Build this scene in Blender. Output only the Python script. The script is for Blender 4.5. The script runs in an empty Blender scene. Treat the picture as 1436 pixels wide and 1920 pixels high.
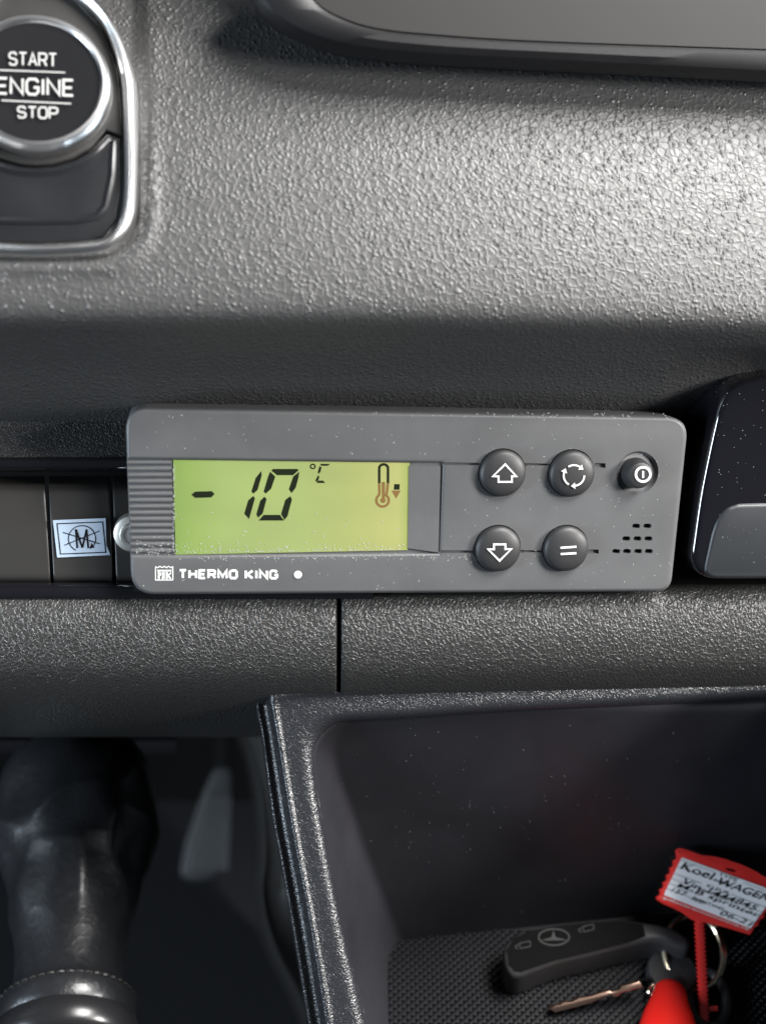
import bpy, bmesh, math, random
from mathutils import Vector, Matrix, noise
random.seed(7)
R = math.radians
S = bpy.context.scene
COL = S.collection

# ------------------------------------------------------------------ camera
W0, H0 = 1436.0, 1920.0
FOV = R(46)
FP = (H0 / 2) / math.tan(FOV / 2)          # focal length in photo pixels
D = 0.15e-3 * FP                           # camera to controller, 0.15 mm per pixel
PITCH = R(38)                              # the camera looks down at the dashboard
ORG = Vector((0, 0, 0.95))                 # controller centre, height above the cab floor
AX = Vector((1, 0, 0))
AV = Vector((0, math.sin(PITCH), math.cos(PITCH)))
AW = Vector((0, -math.cos(PITCH), math.sin(PITCH)))
def F(u, v, w):                            # right, up along the dash, towards the seats
    return ORG + AX * u + AV * v + AW * w
CAM = F(0, 0, D)
cd = bpy.data.cameras.new('camera')
cam = bpy.data.objects.new('camera', cd); COL.objects.link(cam)
cam.matrix_world = Matrix(((AX.x, AV.x, AW.x, CAM.x), (AX.y, AV.y, AW.y, CAM.y), (AX.z, AV.z, AW.z, CAM.z), (0, 0, 0, 1)))
cd.sensor_fit = 'VERTICAL'; cd.sensor_height = 24; cd.lens = 12 / math.tan(FOV / 2)
cd.clip_start = 0.01; cd.clip_end = 50
cd.dof.use_dof = True; cd.dof.focus_distance = D + 0.007; cd.dof.aperture_fstop = 5.4
S.camera = cam

# ------------------------------------------------------------------ light
wd = bpy.data.worlds.new('World'); S.world = wd; wd.use_nodes = True
wd.node_tree.nodes['Background'].inputs[0].default_value = (0.80, 0.88, 1.0, 1)
wd.node_tree.nodes['Background'].inputs[1].default_value = 0.085
def area(name, pos, aim, sx, sy, power, col):
    l = bpy.data.lights.new(name, 'AREA'); l.shape = 'RECTANGLE'; l.size = sx; l.size_y = sy
    l.energy = power; l.color = col
    o = bpy.data.objects.new(name, l); COL.objects.link(o)
    p = F(*pos); o.location = p
    o.rotation_euler = (F(*aim) - p).to_track_quat('-Z', 'Y').to_euler()
    return o
area('windscreen_light', (0.66, 0.82, 0.54), (0.14, 0.05, 0), 0.72, 0.42, 50, (1.0, 0.985, 0.965))
area('passenger_window_light', (0.92, 0.12, 0.42), (0.05, 0, 0), 0.22, 0.22, 20, (1.0, 0.97, 0.94))
area('driver_window_light', (-0.92, -0.16, 0.48), (0, -0.04, 0), 0.20, 0.42, 13, (0.74, 0.87, 1.0))
S.view_settings.view_transform = 'Standard'; S.view_settings.look = 'None'
S.view_settings.gamma = 1; S.view_settings.exposure = 0.0
S.cycles.use_denoising = True
S.cycles.max_bounces = 6

# ------------------------------------------------------------------ geometry helpers
TILT, YAW = R(13), R(9)
def ray(px, py):
    return Vector(((px - W0 / 2) / FP, -(py - H0 / 2) / FP, -1.0))
def P(px, py, w):                          # a point of the place seen at a photo pixel, at depth w (+ yaw of the dash)
    k = (px - W0 / 2) / FP; m = -(py - H0 / 2) / FP
    # plane w' = w - tan(YAW)*u ; u = k*(D-w')
    ty = math.tan(YAW)
    wp = (w - ty * k * D) / (1 - ty * k)
    return F(k * (D - wp), m * (D - wp), wp)
def pix(p):
    d = p - CAM; z = -d.dot(AW); return (W0 / 2 + FP * d.dot(AX) / z, H0 / 2 - FP * d.dot(AV) / z)
class Plane:
    def __init__(s, o, n, xdir=None):
        s.o = o; s.n = n.normalized()
        x = (xdir or AX); s.x = (x - s.n * x.dot(s.n)).normalized(); s.y = s.n.cross(s.x)
    def at(s, px, py, h=0.0, ref=0.0):
        d = ray(px, py); dw = AX * d.x + AV * d.y + AW * d.z
        o = s.o + s.n * ref
        t = (o - CAM).dot(s.n) / dw.dot(s.n)
        return CAM + dw * t + s.n * (h - ref)
def tplane(px, py, w, tilt=TILT, yaw=YAW):
    v = AV * math.cos(tilt) + AW * math.sin(tilt)
    x = AX * math.cos(yaw) - AW * math.sin(yaw)
    return Plane(P(px, py, w), x.cross(v), x)

def origin_of(o):
    v = Vector((0, 0, 0))
    while o is not None: v += o.location; o = o.parent
    return v
def tag(o, label=None, cat=None, group=None, kind=None):
    if label: o['label'] = label
    if cat: o['category'] = cat
    if group: o['group'] = group
    if kind: o['kind'] = kind
    return o
def thing(name, loc, label, cat, group=None):
    o = bpy.data.objects.new(name, None); COL.objects.link(o); o.location = loc; o.empty_display_size = 0.01
    return tag(o, label, cat, group)
def mk(name, verts, faces, mat, parent=None, smooth=True, sharp=35, kind=None):
    verts = [Vector(v) for v in verts]
    c = sum(verts, Vector()) / max(1, len(verts))
    me = bpy.data.meshes.new(name)
    me.from_pydata([v - c for v in verts], [], faces)
    me.update()
    bm = bmesh.new(); bm.from_mesh(me); bmesh.ops.recalc_face_normals(bm, faces=bm.faces) if False else None
    bm.to_mesh(me); bm.free()
    if mat: me.materials.append(mat)
    if smooth:
        me.polygons.foreach_set('use_smooth', [True] * len(me.polygons))
        try: me.set_sharp_from_angle(angle=R(sharp))
        except Exception: pass
    o = bpy.data.objects.new(name, me); COL.objects.link(o)
    if parent is not None:
        o.parent = parent; o.location = c - origin_of(parent)
    else: o.location = c
    if kind: o['kind'] = kind
    return o
class MB:
    def __init__(s): s.v = []; s.f = []
    def add(s, verts, faces):
        n = len(s.v); s.v += [Vector(v) for v in verts]; s.f += [tuple(i + n for i in f) for f in faces]; return s
    def loft(s, loops, closed=True, cap0=False, cap1=False):
        n = len(loops[0]); fs = []; vs = []
        for L in loops: vs += L
        for a in range(len(loops) - 1):
            for i in range(n if closed else n - 1):
                j = (i + 1) % n
                fs.append((a * n + i, a * n + j, (a + 1) * n + j, (a + 1) * n + i))
        if cap0: fs.append(tuple(range(n - 1, -1, -1)))
        if cap1: fs.append(tuple(range((len(loops) - 1) * n, len(loops) * n)))
        return s.add(vs, fs)
    def tube(s, pts, r, seg=10, closed=False, caps=True):
        pts = [Vector(p) for p in pts]; n = len(pts); loops = []
        up = Vector((0.31, 0.17, 0.93))
        for i, p in enumerate(pts):
            a = pts[(i - 1) % n] if (closed or i > 0) else p
            b = pts[(i + 1) % n] if (closed or i < n - 1) else p
            t = (b - a).normalized(); x = t.cross(up).normalized(); y = t.cross(x)
            rr = r[i] if isinstance(r, (list, tuple)) else r
            loops.append([p + (x * math.cos(2 * math.pi * k / seg) + y * math.sin(2 * math.pi * k / seg)) * rr for k in range(seg)])
        if closed: loops.append(loops[0])
        return s.loft(loops, True, caps and not closed, caps and not closed)
    def obj(s, name, mat, parent=None, **k): return mk(name, s.v, s.f, mat, parent, **k)

def rpoly(corners, seg=6):
    """corners: (x, y, r) -> rounded polygon"""
    out = []; n = len(corners)
    for i, (x, y, r) in enumerate(corners):
        p = Vector((x, y)); a = Vector(corners[i - 1][:2]); b = Vector(corners[(i + 1) % n][:2])
        if r <= 0: out.append((x, y)); continue
        da = (a - p).normalized(); db = (b - p).normalized()
        ang = da.angle(db); d = min(r / math.tan(ang / 2), (a - p).length * .49, (b - p).length * .49)
        p0 = p + da * d; p1 = p + db * d
        for k in range(seg + 1):
            t = k / seg
            q = p0 * (1 - t) ** 2 + p * 2 * t * (1 - t) + p1 * t * t
            # blend towards a circular arc
            out.append((q.x, q.y))
    return out
def circ(x, y, rx, ry=None, n=36, a0=0, rot=0):
    ry = ry or rx; c, s = math.cos(rot), math.sin(rot)
    return [(x + rx * math.cos(a0 + 2 * math.pi * k / n) * c - ry * math.sin(a0 + 2 * math.pi * k / n) * s,
             y + rx * math.cos(a0 + 2 * math.pi * k / n) * s + ry * math.sin(a0 + 2 * math.pi * k / n) * c) for k in range(n)]
def resample(poly, n, closed=True):
    pts = [Vector(p) for p in poly]
    if closed: pts = pts + [pts[0]]
    L = [0]
    for a, b in zip(pts, pts[1:]): L.append(L[-1] + (b - a).length)
    out = []; j = 0; m = n if closed else n - 1
    for i in range(n):
        s = L[-1] * i / m
        while j < len(L) - 2 and L[j + 1] < s: j += 1
        t = (s - L[j]) / max(1e-9, L[j + 1] - L[j])
        out.append(tuple(pts[j].lerp(pts[j + 1], min(1, max(0, t)))))
    return out
def catmull(keys, n):
    ks = [Vector(k) for k in keys]; m = len(ks) - 1; out = []
    for i in range(n):
        s = m * i / (n - 1); j = min(int(s), m - 1); t = s - j
        p0, p1, p2, p3 = ks[max(0, j - 1)], ks[j], ks[j + 1], ks[min(m, j + 2)]
        out.append(0.5 * ((2 * p1) + (p2 - p0) * t + (2 * p0 - 5 * p1 + 4 * p2 - p3) * t * t + (3 * p1 - p0 - 3 * p2 + p3) * t ** 3))
    return out
def area2(poly): return sum(poly[i - 1][0] * poly[i][1] - poly[i][0] * poly[i - 1][1] for i in range(len(poly)))
def inset(pts, n, d):
    """shrink a planar 3D loop by d inside its plane (normal n)"""
    out = []; N = len(pts); ar = Vector()
    c = sum(pts, Vector()) / N
    for i in range(N): ar += (pts[i - 1] - c).cross(pts[i] - c)
    sg = 1 if ar.dot(n) > 0 else -1
    for i in range(N):
        a, p, b = pts[i - 1], pts[i], pts[(i + 1) % N]
        e1 = (p - a); e2 = (b - p)
        if e1.length < 1e-9 or e2.length < 1e-9: out.append(p.copy()); continue
        n1 = n.cross(e1).normalized() * sg; n2 = n.cross(e2).normalized() * sg
        m = n1 + n2
        if m.length < 1e-6: out.append(p + n1 * d); continue
        m.normalize(); out.append(p + m * (d / max(0.45, m.dot(n1))))
    return out
def slab(pl, poly, h0, h1, bev=0.0, seg=4, mb=None, ref=None):
    """px outline -> solid on plane pl from h0 to h1 with a rounded top edge; winding made to face outwards"""
    if area2(poly) > 0: poly = poly[::-1]           # px has y down: make it counter-clockwise seen from outside
    ref = h1 if ref is None else ref
    base = [pl.at(x, y, 0, ref) - pl.n * 0 for x, y in poly]
    base = [pl.at(x, y, ref, ref) - pl.n * ref for x, y in poly]
    loops = [[p + pl.n * h0 for p in base], [p + pl.n * (h1 - bev) for p in base]]
    for k in range(1, seg + 1) if bev > 0 else ():
        a = k / seg * math.pi / 2
        q = inset(base, pl.n, bev * (1 - math.cos(a)))
        loops.append([p + pl.n * (h1 - bev + bev * math.sin(a)) for p in q])
    return (mb or MB()).loft(loops, True, True, True)
def flat(pl, poly, h, mb=None):
    if area2(poly) > 0: poly = poly[::-1]
    return (mb or MB()).add([pl.at(x, y, h, h) for x, y in poly], [tuple(range(len(poly)))])
def ribbon(pl, pts, wd_, h, closed=False, mb=None):
    mb = mb or MB(); pts = [Vector(p) for p in pts]; n = len(pts); Lf, Rt = [], []
    for i, p in enumerate(pts):
        a = pts[(i - 1) % n] if (closed or i) else p; b = pts[(i + 1) % n] if (closed or i < n - 1) else p
        e1 = (p - a).normalized() if (p - a).length else (b - p).normalized()
        e2 = (b - p).normalized() if (b - p).length else e1
        n1 = Vector((-e1.y, e1.x)); n2 = Vector((-e2.y, e2.x)); m = (n1 + n2)
        m = m.normalized() if m.length > 1e-6 else n1
        k = wd_ / 2 / max(0.5, m.dot(n1))
        Lf.append(p + m * k); Rt.append(p - m * k)
    idx = range(n if closed else n - 1)
    vs = [pl.at(q.x, q.y, h, h) for q in Lf] + [pl.at(q.x, q.y, h, h) for q in Rt]
    return mb.add(vs, [(i, (i + 1) % n, n + (i + 1) % n, n + i) for i in idx])
def lathe(pl, px, py, prof, seg=40, mb=None, ref=0.0):
    """prof: (radius m, height m) around the normal of pl"""
    c = pl.at(px, py, ref, ref) - pl.n * ref
    loops = [[c + (pl.x * math.cos(2 * math.pi * k / seg) + pl.y * math.sin(2 * math.pi * k / seg)) * r + pl.n * h for k in range(seg)] for r, h in prof]
    return (mb or MB()).loft(loops, True, False, True)
def cut(o, cutter):
    m = o.modifiers.new('b', 'BOOLEAN'); m.operation = 'DIFFERENCE'; m.object = cutter; m.solver = 'EXACT'; m.use_self = True
    dg = bpy.context.evaluated_depsgraph_get(); dg.update()
    me = bpy.data.meshes.new_from_object(o.evaluated_get(dg))
    o.modifiers.clear(); o.data = me
    me.polygons.foreach_set('use_smooth', [True] * len(me.polygons)); me.set_sharp_from_angle(angle=R(35))
    bpy.data.objects.remove(cutter)
def text_mesh(txt, bold=0.0, spacing=1.0):
    c = bpy.data.curves.new('t', 'FONT'); c.body = txt; c.offset = bold; c.space_character = spacing; c.resolution_u = 3
    o = bpy.data.objects.new('t', c); COL.objects.link(o)
    dg = bpy.context.evaluated_depsgraph_get(); dg.update()
    me = bpy.data.meshes.new_from_object(o.evaluated_get(dg))
    vs = [(v.co.x, v.co.y) for v in me.vertices]; fs = [tuple(p.vertices) for p in me.polygons]
    bpy.data.objects.remove(o); bpy.data.curves.remove(c); bpy.data.meshes.remove(me)
    return vs, fs
def text(pl, txt, box, h, bold=0.0, spacing=1.0, mb=None, warp=None):
    """fill px quad box=((TL),(TR),(BR),(BL)) with the text's own bounds"""
    vs, fs = text_mesh(txt, bold, spacing)
    x0 = min(v[0] for v in vs); x1 = max(v[0] for v in vs); y0 = min(v[1] for v in vs); y1 = max(v[1] for v in vs)
    tl, tr, br, bl = [Vector(b) for b in box]; out = []
    for x, y in vs:
        s = (x - x0) / (x1 - x0); t = (y1 - y) / (y1 - y0)
        q = tl.lerp(tr, s).lerp(bl.lerp(br, s), t)
        if warp: q = Vector(warp(q.x, q.y))
        out.append(pl.at(q.x, q.y, h, h))
    return (mb or MB()).add(out, fs)
GL = {'T': [[(0, 0), (1, 0)], [(.5, 0), (.5, 1)]], 'H': [[(0, 0), (0, 1)], [(1, 0), (1, 1)], [(0, .5), (1, .5)]],
      'E': [[(1, 0), (0, 0), (0, 1), (1, 1)], [(0, .5), (.88, .5)]], 'R': [[(0, 1), (0, 0), (.75, 0), (.97, .12), (.97, .42), (.75, .54), (0, .54)], [(.6, .54), (1, 1)]],
      'M': [[(0, 1), (0, 0), (.5, .8), (1, 0), (1, 1)]], 'O': [[(.22, 0), (.78, 0), (1, .2), (1, .8), (.78, 1), (.22, 1), (0, .8), (0, .2), (.22, 0)]],
      'K': [[(0, 0), (0, 1)], [(1, 0), (.2, .52), (1, 1)]], 'I': [[(.5, 0), (.5, 1)]], 'N': [[(0, 1), (0, 0), (1, 1), (1, 0)]],
      'G': [[(1, .2), (.78, 0), (.22, 0), (0, .2), (0, .8), (.22, 1), (.78, 1), (1, .82), (1, .55), (.6, .55)]],
      'S': [[(.97, .2), (.75, 0), (.25, 0), (.02, .14), (.02, .36), (.25, .48), (.75, .52), (.98, .66), (.98, .86), (.75, 1), (.25, 1), (.02, .82)]],
      'A': [[(0, 1), (.5, 0), (1, 1)], [(.2, .68), (.8, .68)]], 'P': [[(0, 1), (0, 0), (.75, 0), (.98, .12), (.98, .42), (.75, .55), (0, .55)]]}
GW = {'I': .12, 'M': 1.2, ' ': .35, 'E': .82, 'T': .95}
def strokes(pl, txt, box, wd_, h, gap=.34, mb=None):
    mb = mb or MB(); tl, tr, br, bl = [Vector(b) for b in box]
    tot = sum(GW.get(c, 1) for c in txt) + gap * (len(txt) - 1); x = 0
    for c in txt:
        w = GW.get(c, 1)
        for k, st in enumerate(GL.get(c, ())):
            pts = []
            for a, t in st:
                s_ = (x + a * w) / tot; pts.append(tuple(tl.lerp(tr, s_).lerp(bl.lerp(br, s_), t)))
            ribbon(pl, pts, wd_, h + k * 8e-6, mb=mb)
        x += w + gap
    return mb
def smax(a, b, k):
    t = max(0.0, min(1.0, 0.5 + 0.5 * (a - b) / k)); return b * (1 - t) + a * t + k * t * (1 - t)
def interp(tab, x):
    if x <= tab[0][0]: return tab[0][1]
    for i in range(len(tab) - 1):
        if x <= tab[i + 1][0]:
            x0, y0 = tab[i]; x1, y1 = tab[i + 1]
            d = lambda j: (tab[min(j + 1, len(tab) - 1)][1] - tab[max(j - 1, 0)][1]) / (tab[min(j + 1, len(tab) - 1)][0] - tab[max(j - 1, 0)][0])
            hh = x1 - x0; t = (x - x0) / hh; m0, m1 = d(i) * hh, d(i + 1) * hh
            return (2 * t**3 - 3 * t * t + 1) * y0 + (t**3 - 2 * t * t + t) * m0 + (-2 * t**3 + 3 * t * t) * y1 + (t**3 - t * t) * m1
    return tab[-1][1]
def grid(fn, us, vs):
    verts = [fn(u, v) for v in vs for u in us]; n = len(us)
    faces = [(j * n + i, (j + 1) * n + i, (j + 1) * n + i + 1, j * n + i + 1) for j in range(len(vs) - 1) for i in range(n - 1)]
    return verts, faces
def lin(a, b, n): return [a + (b - a) * i / (n - 1) for i in range(n)]

# ------------------------------------------------------------------ materials
def mat(name, col, rough=0.5, metal=0.0, spec=0.5, coat=0.0, emit=None, es=0.0):
    m = bpy.data.materials.new(name); m.use_nodes = True
    b = m.node_tree.nodes['Principled BSDF']
    b.inputs['Base Color'].default_value = (*col, 1); b.inputs['Roughness'].default_value = rough
    b.inputs['Metallic'].default_value = metal; b.inputs['Specular IOR Level'].default_value = spec
    b.inputs['Coat Weight'].default_value = coat; b.inputs['Coat Roughness'].default_value = 0.06
    if emit: b.inputs['Emission Color'].default_value = (*emit, 1); b.inputs['Emission Strength'].default_value = es
    return m
def N(m, t, **k):
    n = m.node_tree.nodes.new(t)
    for a, v in k.items():
        if a in n.bl_rna.properties: setattr(n, a, v)
    return n
def L(m, a, b): m.node_tree.links.new(a, b)
def coords(m, stretch=(1, 1, 1), warp=0.0, wscale=100):
    tc = N(m, 'ShaderNodeTexCoord'); mp = N(m, 'ShaderNodeMapping'); mp.inputs['Scale'].default_value = stretch
    L(m, tc.outputs['Object'], mp.inputs['Vector'])
    if not warp: return mp.outputs[0]
    nz = N(m, 'ShaderNodeTexNoise'); nz.inputs['Scale'].default_value = wscale; nz.inputs['Detail'].default_value = 2
    L(m, mp.outputs[0], nz.inputs['Vector'])
    sb = N(m, 'ShaderNodeVectorMath', operation='SUBTRACT'); sb.inputs[1].default_value = (.5, .5, .5); L(m, nz.outputs['Color'], sb.inputs[0])
    sc = N(m, 'ShaderNodeVectorMath', operation='SCALE'); sc.inputs['Scale'].default_value = warp; L(m, sb.outputs[0], sc.inputs[0])
    ad = N(m, 'ShaderNodeVectorMath', operation='ADD'); L(m, mp.outputs[0], ad.inputs[0]); L(m, sc.outputs[0], ad.inputs[1])
    return ad.outputs[0]
def math_(m, op, a, b=None, c=None, clamp=False):
    n = N(m, 'ShaderNodeMath', operation=op); n.use_clamp = clamp
    for i, x in enumerate((a, b, c)):
        if x is None: continue
        if isinstance(x, (int, float)): n.inputs[i].default_value = x
        else: L(m, x, n.inputs[i])
    return n.outputs[0]
def bump(m, height, dist, strength=1.0, prev=None):
    n = N(m, 'ShaderNodeBump'); n.inputs['Strength'].default_value = strength; n.inputs['Distance'].default_value = dist
    L(m, height, n.inputs['Height'])
    if prev is not None: L(m, prev, n.inputs['Normal'])
    return n.outputs[0]
def leather(name, col, rough, cell, depth, stretch=(1, 1, 1), spec=0.5, fine=0.35, net=1.0):
    """raised net of ridges between flat pebbles, uneven from place to place"""
    m = mat(name, col, rough, spec=spec)
    v = coords(m, stretch, cell * 1.1, 0.5 / cell)
    vo = N(m, 'ShaderNodeTexVoronoi', feature='DISTANCE_TO_EDGE'); vo.inputs['Scale'].default_value = 1 / cell; L(m, v, vo.inputs['Vector'])
    e = math_(m, 'SUBTRACT', 1.0, math_(m, 'MULTIPLY', vo.outputs['Distance'], 3.0, clamp=True))
    ridge = math_(m, 'MULTIPLY', e, e)
    nz = N(m, 'ShaderNodeTexNoise'); nz.inputs['Scale'].default_value = 1.5 / cell; nz.inputs['Detail'].default_value = 2; nz.inputs['Roughness'].default_value = 0.6; L(m, v, nz.inputs['Vector'])
    br = math_(m, 'MULTIPLY', math_(m, 'SUBTRACT', nz.outputs['Fac'], 0.22), 2.6, clamp=True)
    h = math_(m, 'MULTIPLY', ridge, math_(m, 'MULTIPLY', br, net))
    h = math_(m, 'ADD', h, math_(m, 'MULTIPLY', nz.outputs['Fac'], fine * 2))
    b = m.node_tree.nodes['Principled BSDF']
    L(m, bump(m, h, depth), b.inputs['Normal'])
    L(m, math_(m, 'ADD', math_(m, 'MULTIPLY', nz.outputs['Fac'], 0.25), rough - 0.125), b.inputs['Roughness'])
    return m
def hide(name, col, rough, cell, depth, spec=0.5, net=0.35):
    """smooth hide with small raised nodules strung in upright chains and a faint net between them"""
    m = mat(name, col, rough, spec=spec)
    v = coords(m, (1, 1, 1), cell * 0.9, 0.4 / cell)
    vo = N(m, 'ShaderNodeTexVoronoi', feature='F1'); vo.inputs['Scale'].default_value = 1.25 / cell; L(m, v, vo.inputs['Vector'])
    d = math_(m, 'SUBTRACT', 1.0, math_(m, 'MULTIPLY', vo.outputs['Distance'], 1.7), clamp=True)
    nod = math_(m, 'MULTIPLY', math_(m, 'MULTIPLY', d, d), math_(m, 'SUBTRACT', 3.0, math_(m, 'MULTIPLY', d, 2.0)))
    sv = coords(m, (1, 1, 0.22), cell * 1.2, 0.3 / cell)
    st = N(m, 'ShaderNodeTexNoise'); st.inputs['Scale'].default_value = 0.85 / cell; st.inputs['Detail'].default_value = 1; L(m, sv, st.inputs['Vector'])
    pres = math_(m, 'ADD', math_(m, 'MULTIPLY', math_(m, 'SUBTRACT', st.outputs['Fac'], 0.42), 5.0, clamp=True), 0.12)
    ve = N(m, 'ShaderNodeTexVoronoi', feature='DISTANCE_TO_EDGE'); ve.inputs['Scale'].default_value = 0.8 / cell; L(m, v, ve.inputs['Vector'])
    e = math_(m, 'SUBTRACT', 1.0, math_(m, 'MULTIPLY', ve.outputs['Distance'], 3.2, clamp=True))
    h = math_(m, 'ADD', math_(m, 'MULTIPLY', nod, pres), math_(m, 'MULTIPLY', math_(m, 'MULTIPLY', e, e), net))
    b = m.node_tree.nodes['Principled BSDF']
    L(m, bump(m, h, depth), b.inputs['Normal'])
    L(m, math_(m, 'ADD', math_(m, 'MULTIPLY', st.outputs['Fac'], 0.16), rough - 0.08), b.inputs['Roughness'])
    return m
def plastic(name, col, rough, grain=0.0006, depth=0.00003, spec=0.5, dust=0.0, tint=None):
    m = mat(name, col, rough, spec=spec); b = m.node_tree.nodes['Principled BSDF']
    v = coords(m)
    nz = N(m, 'ShaderNodeTexNoise'); nz.inputs['Scale'].default_value = 1 / grain; nz.inputs['Detail'].default_value = 3; L(m, v, nz.inputs['Vector'])
    L(m, bump(m, nz.outputs['Fac'], depth), b.inputs['Normal'])
    sm = N(m, 'ShaderNodeTexNoise'); sm.inputs['Scale'].default_value = 45; sm.inputs['Detail'].default_value = 5; L(m, v, sm.inputs['Vector'])
    L(m, math_(m, 'ADD', math_(m, 'MULTIPLY', sm.outputs['Fac'], 0.22), rough - 0.11), b.inputs['Roughness'])
    if dust:                                  # thin uneven film of grime and handling marks
        g = N(m, 'ShaderNodeTexNoise'); g.inputs['Scale'].default_value = 28; g.inputs['Detail'].default_value = 6; g.inputs['Roughness'].default_value = 0.65; g.inputs['Distortion'].default_value = 0.6; L(m, v, g.inputs['Vector'])
        mx = N(m, 'ShaderNodeMix', data_type='RGBA'); mx.inputs[6].default_value = (*[c * (1 - dust) for c in col], 1); mx.inputs[7].default_value = (*[c * (1 + dust) for c in col], 1)
        L(m, g.outputs['Fac'], mx.inputs[0]); L(m, mx.outputs[2], b.inputs['Base Color'])
    return m
M = {}
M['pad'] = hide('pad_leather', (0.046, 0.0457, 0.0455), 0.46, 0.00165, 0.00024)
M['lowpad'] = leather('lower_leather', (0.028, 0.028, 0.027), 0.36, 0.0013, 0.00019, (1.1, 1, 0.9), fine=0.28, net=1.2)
M['frame'] = leather('tray_frame_grain', (0.015, 0.016, 0.019), 0.28, 0.0008, 0.00006, spec=0.95)
M['recess'] = leather('recess_grain', (0.020, 0.020, 0.020), 0.5, 0.0009, 0.00018)
M['gaiter'] = leather('gaiter_leather', (0.012, 0.0125, 0.014), 0.33, 0.004, 0.00005)
M['knobleather'] = leather('knob_leather', (0.03, 0.027, 0.036), 0.5, 0.002, 0.00005)
M['house'] = plastic('controller_plastic', (0.086, 0.087, 0.089), 0.46, 0.0004, 0.00002, dust=0.35)
M['btn'] = plastic('button_rubber', (0.024, 0.024, 0.025), 0.5, 0.0004, 0.00002, dust=0.4)
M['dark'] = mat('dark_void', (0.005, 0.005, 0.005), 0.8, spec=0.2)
M['gloss'] = mat('gloss_black', (0.006, 0.006, 0.008), 0.06, coat=0.6)
M['semi'] = plastic('semi_gloss_black', (0.012, 0.012, 0.013), 0.26, 0.001, 0.00001)
M['flap'] = plastic('flap_plastic', (0.022, 0.024, 0.027), 0.42, 0.0004, 0.000015)
M['switch'] = plastic('switch_plastic', (0.026, 0.0245, 0.023), 0.42, 0.0004, 0.000015)
M['bezel'] = plastic('bezel_plastic', (0.028, 0.027, 0.026), 0.32, 0.0005, 0.000008)
M['satin'] = plastic('satin_black', (0.010, 0.0105, 0.012), 0.3, 0.0005, 0.000006)
M['btnface'] = mat('button_face', (0.012, 0.012, 0.013), 0.16, coat=0.3)
M['chrome'] = mat('satin_chrome', (0.74, 0.74, 0.74), 0.30, 1.0)
M['steel'] = mat('steel', (0.88, 0.86, 0.80), 0.45, 1.0)
M['white'] = mat('white_print', (0.60, 0.60, 0.58), 0.6)
M['soft_white'] = mat('button_print', (0.36, 0.36, 0.35), 0.6)
M['grey_print'] = mat('grey_print', (0.14, 0.14, 0.14), 0.8, spec=0.05)
M['ink'] = mat('black_ink', (0.012, 0.012, 0.016), 0.8, spec=0.05)
M['lcd_ink'] = mat('lcd_segment', (0.008, 0.011, 0.005), 0.6, spec=0.1)
M['lcd_ink_reflection'] = mat('lcd_segment_reflection', (0.15, 0.085, 0.03), 0.6, spec=0.1)  # segment ink with the brown of a glass reflection painted in
M['paper_blue'] = mat('sticker_paper', (0.38, 0.47, 0.58), 0.55)
M['paper'] = mat('label_paper', (0.80, 0.80, 0.82), 0.7, spec=0.15)
M['red'] = plastic('red_plastic', (0.62, 0.026, 0.022), 0.36, 0.0006, 0.000006)
M['redfob'] = plastic('red_fob_plastic', (0.55, 0.014, 0.010), 0.24, 0.0008, 0.000005)
M['tray'] = plastic('tray_plastic', (0.012, 0.012, 0.015), 0.46, 0.0005, 0.00001, dust=0.5)
M['mat'] = plastic('rubber_mat', (0.0045, 0.0045, 0.006), 0.45, 0.0005, 0.00001, spec=0.25)
M['screen'] = mat('screen_glass', (0.021, 0.0203, 0.020), 0.5, spec=0.2)
M['screenrim'] = plastic('screen_rim', (0.007, 0.007, 0.008), 0.5, spec=0.3)
M['carpet'] = leather('floor_carpet', (0.006, 0.006, 0.008), 0.9, 0.003, 0.0006)
M['pedal'] = plastic('pedal_rubber', (0.16, 0.16, 0.16), 0.55)
M['pedal_pad'] = plastic('pedal_pad', (0.05, 0.05, 0.05), 0.6)
M['copper'] = mat('worn_blade', (0.55, 0.36, 0.27), 0.3, 1.0)
M['keybody'] = plastic('key_plastic', (0.034, 0.034, 0.035), 0.42, 0.0005, 0.00001, spec=0.3)
M['keytop'] = mat('key_gloss', (0.004, 0.004, 0.004), 0.55, spec=0.03)
M['keymark'] = mat('key_mark', (0.035, 0.035, 0.035), 0.5, 0.0, spec=0.2)
M['ring'] = mat('ring_metal', (0.72, 0.63, 0.48), 0.2, 1.0)
M['dust_grey'] = mat('grey_dust', (0.20, 0.20, 0.20), 0.9)
M['dust'] = mat('dust', (0.34, 0.35, 0.33), 0.9)
# backlit display: green edge lamp on the left, warm glass reflection painted as yellow to the right
m = mat('lcd_backlight_reflection', (0.12, 0.15, 0.06), 0.3); M['lcd'] = m
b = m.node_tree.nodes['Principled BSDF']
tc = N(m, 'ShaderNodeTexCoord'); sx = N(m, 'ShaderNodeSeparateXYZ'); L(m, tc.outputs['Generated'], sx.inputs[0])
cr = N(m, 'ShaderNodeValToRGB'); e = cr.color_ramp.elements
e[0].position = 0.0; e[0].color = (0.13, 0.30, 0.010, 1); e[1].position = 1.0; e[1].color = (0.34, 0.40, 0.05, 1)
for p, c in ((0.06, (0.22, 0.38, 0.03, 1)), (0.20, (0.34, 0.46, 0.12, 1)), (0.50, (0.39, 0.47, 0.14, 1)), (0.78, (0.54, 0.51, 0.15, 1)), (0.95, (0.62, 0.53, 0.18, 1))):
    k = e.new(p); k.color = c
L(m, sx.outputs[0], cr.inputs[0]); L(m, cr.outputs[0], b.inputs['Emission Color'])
gn = N(m, 'ShaderNodeTexNoise'); gn.inputs['Scale'].default_value = 2.2; gn.inputs['Detail'].default_value = 1; L(m, tc.outputs['Generated'], gn.inputs['Vector'])
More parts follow.
